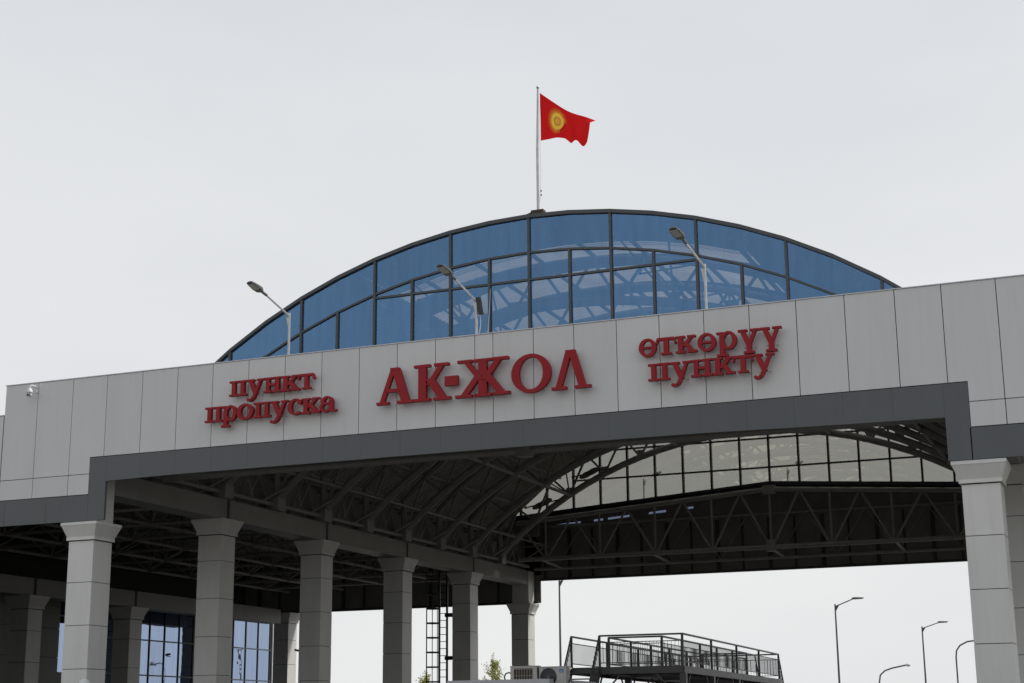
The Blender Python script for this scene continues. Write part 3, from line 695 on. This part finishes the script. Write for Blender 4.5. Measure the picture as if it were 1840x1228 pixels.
tree_copy(L0,(14.83,.5,10.44),'rightmost roof lamp, in front of the right half of the blue glass arch')
tree_copy(L0,(1.50,37.0,10.70),'small dark lamp silhouette seen through the left half of the rear glazing',PI)
tree_copy(L0,(8.85,37.0,10.72),'small dark lamp silhouette seen through the centre of the rear glazing',PI)
an=thing('panel_antenna','dark flat antenna panel strapped to the pole of the middle roof lamp','antenna',(8.27,.5,12.1))
MB().hexa([(-.02,-.07,0),(.10,-.07,0),(.10,.05,0),(-.02,.05,0)],[(-.10,-.07,.5),(.02,-.07,.5),(.02,.05,.5),(-.10,.05,.5)]).build('housing',M_BLACK,an)
MB().pipe([(-.08,0,.40),(-.02,-.02,.34),(.0,-.02,.1),(-.08,0,.04)],.014,6).build('bracket',M_GALV,an)
MB().pipe([(.02,0,0),(.02,.01,-.3),(-.04,.0,-.7),(-.02,0,-1.2)],.01,5).build('cable',M_WHITE,an)
wh=tag(MB().pipe([(8.50,.5,11.2),(8.53,.5,11.7),(8.60,.5,12.81)],[.014,.011,.006],6).build('whip_antenna',M_GALV),'thin leaning whip antenna just right of the middle roof lamp','antenna')
# ================================================================ DOME CAMERA
dc=thing('dome_camera','white dome security camera bracketed to the top left corner of the fascia','security camera',(-6.58,-.02,11.06)); dc.scale=(.78,.78,.78)
MB().box(.0,.12,-.03,.018,.0,.26).build('wall_plate',M_WHITE,dc)
MB().pipe([(.06,-.03,.18),(.04,-.12,.24),(-.02,-.24,.26),(-.05,-.30,.22),(-.05,-.31,.12)],.035,8).build('arm',M_WHITE,dc)
MB().lathe([(0,.14),(.05,.13),(.10,.07),(.125,-.03),(.12,-.06),(0,-.06)],(-.05,-.31,0),18).build('hood',M_WHITE,dc)
hd=MB().lathe([(0,-.06),(.095,-.06),(.10,-.13),(.075,-.21),(0,-.235)],(-.05,-.31,0),18).build('camera_ball',M_WHITE,dc)
MB().lathe([(0,-.012),(.03,-.012),(.03,.02)],(-.05,-.405,-.14),12,'y').build('lens',M_BLACK,hd)
for s in (-1,1): MB().box(-.05+s*.055-.012,-.05+s*.055+.012,-.41,-.38,-.18,-.10).build('lamp_strip',M_BLACK,hd)
# ================================================================ FLOODLIGHTS under the vault
def flood(label,loc,rz):
    t=thing('floodlight',label,'floodlight',loc,rz,'twin floodlights on the roof braces')
    MB().tube((-.95,0,-.10),(.95,0,.22),.035,8).build('bracket',M_STEEL,t)
    for s in (-1,1):
        m_=MB(); c=Vector((s*.16,-.1,.04+s*.07)); n=16
        vt=[(c.x+.36*math.cos(2*PI*k/n),c.y+dy,c.z+.15*math.sin(2*PI*k/n)+.12*math.cos(2*PI*k/n)) for dy in (0,.07) for k in range(n)]
        m_.add(vt,[tuple(range(n)),tuple(range(2*n-1,n-1,-1))]+[(k,n+k,n+(k+1)%n,(k+1)%n) for k in range(n)])
        m_.build('reflector',M_BEAM,t)
    return t
fa=flood('lowest twin floodlight, at the left foot of the last arch',(-4.3,32.6,9.9),0)
tree_copy(fa,(-2.44,33,11.45),'middle twin floodlight, partway up the last arch')
tree_copy(fa,(.04,33,12.80),'highest twin floodlight, in front of the rear glazed gable')
# ================================================================ CAGED LADDER
ld=thing('caged_ladder','black steel ladder with safety cage fixed to the left of the fifth column','ladder',(-5.75,28.4,GZ))
for x in (-.12,.27): MB().box(x-.045,x+.045,-.03,.03,0,9.0).build('rail',M_BLACK,ld)
for k in range(28): MB().tube((-.12,0,.3+k*.32),(.27,0,.3+k*.32),.018,6).build('rung',M_BLACK,ld)
for k in range(10):
    z=2.6+k*.665; pts=[(-.12,-.0,z)]+[(-.42-.38*math.sin(PI*j/6)+.0,-.35*math.cos(PI*j/6)*1.0,z) for j in range(7)][0:0]
    MB().pipe([(-.12,0,z),(-.35,-.28,z),(-.62,-.30,z),(-.78,0,z),(-.62,.30,z),(-.35,.28,z),(-.12,0,z)],.034,6).build('cage_hoop',M_BLACK,ld)
for p in ((-.35,-.28),(-.62,-.30),(-.78,0),(-.62,.3),(-.35,.28)): MB().tube((p[0],p[1],2.4),(p[0],p[1],8.9),.018,6).build('cage_bar',M_BLACK,ld)
for z in (4.9,6.85): MB().box(.2,.72,-.12,.12,z,z+.17).build('wall_bracket',M_BLACK,ld)
# ================================================================ SECURITY CAMERA on the rear column
sc=thing('security_camera','small bullet camera bracketed to a bright rear column in the left aisle','security camera',(-16.95,35.0,4.92))
MB().tube((-.2,-.22,.02),(.08,-.25,-.04),.055,10).build('body',M_LAMP,sc)
MB().pipe([(-.0,-.22,-.02),(.05,-.10,-.10),(-.05,.06,-.14)],.02,6).build('arm',M_LAMP,sc)
# ================================================================ BOOTH and air conditioners
BX0,BX1,BY0,BY1,BZ=6.21,9.33,2.8,6.7,2.1
bo=thing('control_booth','low pale control booth under the canopy, only its flat roof edge in view','booth',(7.77,4.75,GZ))
def bl(x0,x1,y0,y1,z0,z1,n,m,p=bo): return MB().box(x0-7.77,x1-7.77,y0-4.75,y1-4.75,z0-GZ,z1-GZ).build(n,m,p)
bl(BX0+.12,BX1-.12,BY0+.12,BY1-.12,GZ,BZ-.22,'wall',M_BOOTH)
rfz=bl(BX0,BX1,BY0,BY1,BZ-.22,BZ,'roof',M_BOOTH)
bl(BX0+.5,BX0+1.9,BY0+.09,BY0+.118,.1,1.2,'window',M_GLD); bl(BX0+2.1,BX0+2.75,BY0+.09,BY0+.118,GZ+.05,1.1,'door',M_TRIM)
def ac(label,loc,back):
    t=thing('air_conditioner',label,'air conditioner',loc,0,'air conditioners on the booth roof')
    w_,d_,h_=.80,.30,.56
    MB().box(-w_/2,w_/2,-d_/2,d_/2,.06,h_).build('casing',M_AC,t)
    MB().box(-w_/2-.012,w_/2+.012,-d_/2-.012,d_/2+.012,h_,h_+.02).build('lid',M_AC,t)
    for s in (-1,1): MB().box(s*.28-.04,s*.28+.04,-.17,.17,0,.06).build('foot',M_BLACK,t)
    if back:
        g_=MB().box(-.29,.28,-d_/2-.006,-d_/2-.001,.08,h_-.05).build('coil_panel',M_RUST,t)
        for k in range(8): MB().box(-.29+k*.081-.004,-.29+k*.081+.004,-d_/2-.018,-d_/2-.008,.08,h_-.05).build('grille_bar',M_AC,g_)
        for k in range(3): MB().box(-.29,.28,-d_/2-.026,-d_/2-.020,.12+k*.18,.128+k*.18).build('grille_bar',M_AC,g_)
        for k in range(10): MB().box(w_/2+.001,w_/2+.006,-.11,.11,.1+k*.042,.12+k*.042).build('louvre',M_RUST,t)
    else:
        MB().lathe([(0,-.004),(.245,-.004),(.25,.003)],(-.13,-d_/2-.003,.29),32,'y').build('fan_guard',M_BLACK,t)
        fg=MB().lathe([(0,-.02),(.04,-.018),(.045,.0)],(-.13,-d_/2-.008,.29),14,'y').build('hub',M_LAMP,t)
        for k in range(5):
            r=.07+.04*k; pts=[(-.13+r*math.cos(2*PI*j/24),-d_/2-.012,.29+r*math.sin(2*PI*j/24)) for j in range(25)]
            MB().pipe(pts,.003,4,False).build('guard_ring',M_LAMP,t)
        b_=MB().box(.19,.32,-d_/2-.008,-d_/2-.001,.41,.50).build('badge',M_BLUE,t)
        MB().box(.205,.305,-d_/2-.012,-d_/2-.0085,.44,.455).build('badge_stripe',M_WHITE,b_)
        MB().pipe([(.42,0,.15),(.47,-.02,.22),(.55,-.04,.12),(.63,-.05,.02)],.022,6).build('hose',M_LAMP,t)
    return t
ac('air conditioner on the booth roof showing its barred coil side',(8.42,3.3,BZ-.2),True)
ac('air conditioner on the booth roof with round black fan and blue badge',(9.30,3.3,BZ-.235),False)
tag(MB().pipe([(8.0,3.3,2.26),(7.92,3.3,2.31),(7.82,3.3,2.28),(7.77,3.3,2.19),(7.80,3.3,2.1)],.022,6).build('hose',M_LAMP),'short black hose looping onto the booth roof beside the barred air conditioner','hose')
# ================================================================ INSPECTION PLATFORM
pf=thing('inspection_platform','dark steel inspection platform with barred railings and a staircase','platform',(9.87,14.2,GZ),math.radians(2.2))
PX0,PX1,PY0,PY1=-4.0,0.0,0.0,17.4; DZ=3.83; RH=1.07
HX0,HX1,HY0,HY1=-3.0,-1.05,1.25,15.6
dk=MB(); dk.box(PX0,PX1,PY0,HY0,DZ-.02,DZ); dk.box(PX0,PX1,HY1,PY1,DZ-.02,DZ); dk.box(PX0,HX0,HY0,HY1,DZ-.02,DZ); dk.box(HX1,PX1,HY0,HY1,DZ-.02,DZ); dk.build('deck',M_PLAT,pf)
def beamp(p,q,w_=.10,h=.22): return MB().bar(p,q,w_,h).build('edge_beam',M_PLAT,pf)
zb=DZ-.135
for p,q in (((PX0,PY0,zb),(PX1,PY0,zb)),((PX1,PY0,zb),(PX1,PY1,zb)),((PX0,PY0,zb),(PX0,PY1,zb)),((PX0,PY1,zb),(PX1,PY1,zb)),((HX0,HY0,zb),(HX0,HY1,zb)),((HX1,HY0,zb),(HX1,HY1,zb)),((HX0,HY0,zb),(HX1,HY0,zb)),((HX0,HY1,zb),(HX1,HY1,zb))): beamp(p,q)
def railing(p,q,nb,base=DZ,ends=(1,1)):
    p,q=Vector((p[0],p[1],base)),Vector((q[0],q[1],base if len(q)<3 else q[2])); L=(q-p).length
    r_=MB().bar(p+Vector((0,0,RH)),q+Vector((0,0,RH)),.06,.06).build('railing',M_PLAT,pf)
    U=Vector((0,0,1))
    for h in (.84,.14): MB().bar(p+U*h,q+U*h,.025,.03).build('rail',M_PLAT,r_)
    for k in range(nb+1):
        if (k==0 and not ends[0]) or (k==nb and not ends[1]): continue
        c=p.lerp(q,k/nb); MB().box(c.x-.038,c.x+.038,c.y-.038,c.y+.038,c.z,c.z+RH).build('post',M_PLAT,r_)
    n=int(L/.125); b_=MB()
    for k in range(1,n):
        c=p.lerp(q,k/n); b_.box(c.x-.006,c.x+.006,c.y-.006,c.y+.006,c.z+.14,c.z+.84)
    b_.build('balusters',M_PLAT,r_,kind='stuff'); return r_
SX=-2.97
railing((SX,PY0),(PX1,PY0),1); railing((PX1,PY0),(PX1,PY1),4,ends=(0,1)); railing((PX0,PY0),(PX0,PY1),4); railing((PX0,PY1),(PX1,PY1),1,ends=(0,0))
railing((HX0,HY0),(HX1,HY0),1); railing((HX1,HY0),(HX1,HY1),5,ends=(0,1)); railing((HX0,HY0),(HX0,HY1),5,ends=(0,1)); railing((HX0,HY1),(HX1,HY1),1,ends=(0,0))
# stair towards the front
stair_dy=2.9
for xx in (PX0,SX):
    st=MB().bar((xx,0,DZ-.1),(xx,-stair_dy,0.05),.05,.2).build('stringer',M_PLAT,pf)
    MB().bar((xx,0,DZ+RH),(xx,-stair_dy,RH),.05,.05).build('handrail',M_PLAT,pf)
    MB().bar((xx,0,DZ+.84),(xx,-stair_dy,.84),.025,.03).build('handrail',M_PLAT,pf)
    b_=MB()
    for k in range(1,24):
        t=k/24; b_.box(xx-.008,xx+.008,-stair_dy*t-.008,-stair_dy*t+.008,DZ*(1-t)+.02,DZ*(1-t)+.84)
    b_.build('balusters',M_PLAT,pf,kind='stuff')
for k in range(1,19):
    t=k/19; MB().box(PX0+.03,SX-.03,-stair_dy*t-.12,-stair_dy*t+.12,DZ*(1-t)-.02,DZ*(1-t)+.02).build('tread',M_PLAT,pf)
# second stair at the far end
for xx in (PX1,PX1-1.05):
    MB().bar((xx,PY1,DZ+RH),(xx,PY1+2.9,RH),.05,.05).build('handrail',M_PLAT,pf); MB().bar((xx,PY1,DZ-.1),(xx,PY1+2.9,.05),.05,.2).build('stringer',M_PLAT,pf)
    b_=MB()
    for k in range(1,24):
        t=k/24; b_.box(xx-.008,xx+.008,PY1+2.9*t-.008,PY1+2.9*t+.008,DZ*(1-t)+.02,DZ*(1-t)+.84)
    b_.build('balusters',M_PLAT,pf,kind='stuff')
for k in range(1,19):
    t=k/19; MB().box(PX1-1.02,PX1-.03,PY1+2.9*t-.12,PY1+2.9*t+.12,DZ*(1-t)-.02,DZ*(1-t)+.02).build('tread',M_PLAT,pf)
for x in (PX0+.8,PX1-.02):
    for y in (.1,4.35,8.7,13.0,17.3):
        MB().box(x-.11,x+.11,y-.11,y+.11,0,DZ-.25).build('leg',M_PLAT,pf)
        for s in (-1,1):
            if 0<y+s*1.0<17.4: MB().bar((x,y,DZ-1.2),(x,y+s*.95,DZ-.26),.05,.05).build('knee_brace',M_PLAT,pf)
            xn=x+s*.95
            if PX0<xn<PX1: MB().bar((x,y,DZ-1.2),(xn,y,DZ-.26),.05,.05).build('knee_brace',M_PLAT,pf)
for y in (.1,4.35,8.7,13.0,17.3): MB().bar((PX0,y,DZ-.14),(PX1,y,DZ-.14),.1,.18).build('cross_beam',M_PLAT,pf)
# ================================================================ GLASS BUILDING behind the left aisle
gb=thing('glazed_office_building','dark building behind the left aisle with mirrored glass wall and grey clad piers','building',(-27,28,GZ))
gb.location=(0,0,0)
MB().box(-31.9,-21.06,.6,38.9,GZ,9.95).build('wall',M_JOINT,gb)
gx=-21.0
y=20.9; k=0
while y<38.7:
    y1=min(y+1.27,38.78)
    zs=[GZ+.3,1.8,3.5,5.18,6.72]
    for a_,b_ in zip(zs,zs[1:]): MB().add([(gx,y+.03,a_+.03),(gx,y1-.03,a_+.03),(gx,y1-.03,b_-.03),(gx,y+.03,b_-.03)],[(0,1,2,3)]).build('pane',M_GLD,gb)
    MB().box(gx-.04,gx+.05,y-.02,y+.02,GZ,6.74).build('mullion',M_FRAME,gb); y+=1.27
for z in (1.8,3.5,5.18,6.74): MB().box(gx-.04,gx+.045,20.9,38.86,z-.03,z+.03).build('transom',M_FRAME,gb)
MB().box(gx-.05,gx+.06,38.80,38.92,GZ,6.77).build('mullion',M_FRAME,gb)
for i,(a_,b_) in enumerate(((1.,4.2),(4.9,7.7),(8.4,11.3),(11.9,14.2),(14.8,17.9),(18.6,20.2))):  # piers: darker cladding colour stands in for shade under the aisle
    z=GZ
    while z<6.6:
        z1=min(z+1.27,6.7); MB().box(-21.055,-20.92,a_,b_,z+.01,z1-.01).build('cladding_panel',M_BEAM,gb); z=z1
for a_,b_ in ((4.2,4.9),(7.7,8.4),(11.3,11.9),(14.2,14.8),(17.9,18.6),(20.2,20.85)):
    MB().box(-21.055,-20.97,a_,b_,GZ,3.45).build('cladding_panel',M_BEAM,gb); MB().box(-21.05,-21.0,a_,b_,3.46,6.7).build('window',M_GLD,gb)
MB().box(-32,-21.42,.5,38.95,9.96,10.1).build('roof',M_JOINT,gb); MB().box(-21.055,-20.94,.6,38.92,6.78,6.9).build('cornice',M_JOINT,gb)
# ================================================================ STREET LAMPS BEYOND
def street_lamp(label,base,H,arm,rise,r=.07):
    t=thing('street_lamp',label,'street lamp',(base[0],base[1],GZ),0,'straight arm street lamps beyond the canopy')
    MB().tube((0,0,0),(0,0,H),r,10,r*.55).build('pole',M_LAMP,t)
    e_=Vector((arm,.1,H-.12+rise)); MB().tube((0,0,H-.15),e_,.035,8).build('arm',M_LAMP,t)
    MB().prism([(0,H-.5),(.25,H-.10),(0,H-.14)],-.01,.01).build('bracket',M_LAMP,t)
    lamp_head(e_.x-.1,e_.y,e_.z,(1,.05,.04),t,.75,.3); return t
street_lamp('thin grey street lamp rising behind the left end of the inspection platform',(-8.17,50.45),10.5,1.0,.45,.09)
street_lamp('tallest grey street lamp in the opening, right of the inspection platform',(6.0,62.1),9.3,1.15,.42,.085)
street_lamp('grey street lamp beside the right front column, lower than its taller neighbour',(8.34,83.1),9.0,1.25,.38,.09)
def curved(label,base,H,reach,pts,head):
    t=thing('street_lamp',label,'street lamp',(base[0],base[1],GZ),0,'bent arm street lamps beyond the canopy')
    MB().pipe([(0,0,0),(0,0,H*.6)]+pts,.055,8).build('pole',M_LAMP if head else M_STEEL,t)
    e_=pts[-1]
    MB().lathe([(0,-.12),(.14,-.07),(.19,.0),(.14,.07),(0,.11)],(e_[0]+.1,e_[1],e_[2]),12).build('lamp_globe',M_WHITE,t); return t
curved('low street lamp with a bent arm and pale round head',(6.40,74.4),4.6,1.9,[(0,0,4.7),(.10,0,5.25),(.40,.2,5.55),(.9,.3,5.72),(1.85,.6,5.92)],1)
curved('street lamp with a bent arm reaching behind the right front column',(11.50,76.0),6.9,1.9,[(0,0,6.4),(.06,0,6.85),(.3,.1,7.2),(.8,.2,7.45),(1.6,.3,7.55)],1)
# ================================================================ TREES, HUT, GLOBE LAMP
def poplar(label,x,y,H,wd,seed,n=2400):
    rnd=random.Random(seed); t=thing('young_tree',label,'tree',(x,y,GZ),0,'young sparse trees beyond the canopy')
    MB().pipe([(0,0,0),(.03,0,H*.5),(0,.02,H*.96)],[.09,.05,.01],7).build('trunk',M_TRUNK,t)
    lb=MB(); lf=MB()
    for i in range(26):
        z=H*(.25+.65*i/26); a_=rnd.uniform(0,2*PI); L=wd*(1.05-.75*(i/26))*rnd.uniform(.6,1.1)
        p0=Vector((0,0,z)); p2=Vector((L*math.cos(a_),L*math.sin(a_),z+L*rnd.uniform(1.2,2.0))); p1=p0.lerp(p2,.5)+Vector((.08*math.cos(a_),.08*math.sin(a_),-.08))
        lb.pipe([p0,p1,p2],[.025,.015,.006],5,False)
        for k in range(n//26):
            q=p0.lerp(p2,rnd.uniform(.2,1.08))+Vector((rnd.gauss(0,.11),rnd.gauss(0,.11),rnd.gauss(0,.13)))
            s_=rnd.uniform(.035,.075); R_=Euler((rnd.uniform(0,6),rnd.uniform(0,6),rnd.uniform(0,6))).to_matrix()
            lf.add([q+R_@Vector(c)*s_ for c in ((-1,0,0),(0,-.7,.2),(1.2,0,0),(0,.7,.2))],[(0,1,2,3)])
    for k in range(60):
        q=Vector((rnd.gauss(0,.07),rnd.gauss(0,.07),H*rnd.uniform(.85,1.02))); s_=.04; R_=Euler((rnd.uniform(0,6),rnd.uniform(0,6),0)).to_matrix()
        lf.add([q+R_@Vector(c)*s_ for c in ((-1,0,0),(0,-.7,.2),(1.2,0,0),(0,.7,.2))],[(0,1,2,3)])
    lb.build('limbs',M_TRUNK,t); lf.build('crown',M_LEAF,t,kind='stuff'); return t
poplar('young yellow green tree between the last two columns, left of the booth air conditioners',-18.35,64.2,6.9,1.25,3)
poplar('young tree whose pale tip shows beside the caged ladder',-22.7,62.5,5.75,.9,8)
poplar('small young tree whose tip shows beside the rear column of the left aisle',-35.5,60.0,5.7,.6,12)
hu=thing('small_building','small flat roofed grey building just left of the right front column',  'building',(15.7,57,GZ))
MB().box(-.62,1.8,-1.2,3,0,4.15).build('wall',M_BOOTH,hu); MB().box(-.68,1.9,-1.3,3.1,4.15,4.35).build('roof',M_BOOTH,hu)
MB().box(.2,1.0,-1.23,-1.205,1.2,2.4).build('window',M_GLD,hu)
gl_=thing('globe_lamp','white round globe lamp at the foot of the frame before the left front column','lamp',(-2.66,-2.0,GZ))
MB().tube((0,0,0),(0,0,2.9),.04,10).build('post',M_LAMP,gl_)
MB().lathe([(.17*math.sin(PI*i/10),-.17*math.cos(PI*i/10)) for i in range(11)],(0,0,3.05),18).build('globe',M_WHITE,gl_)
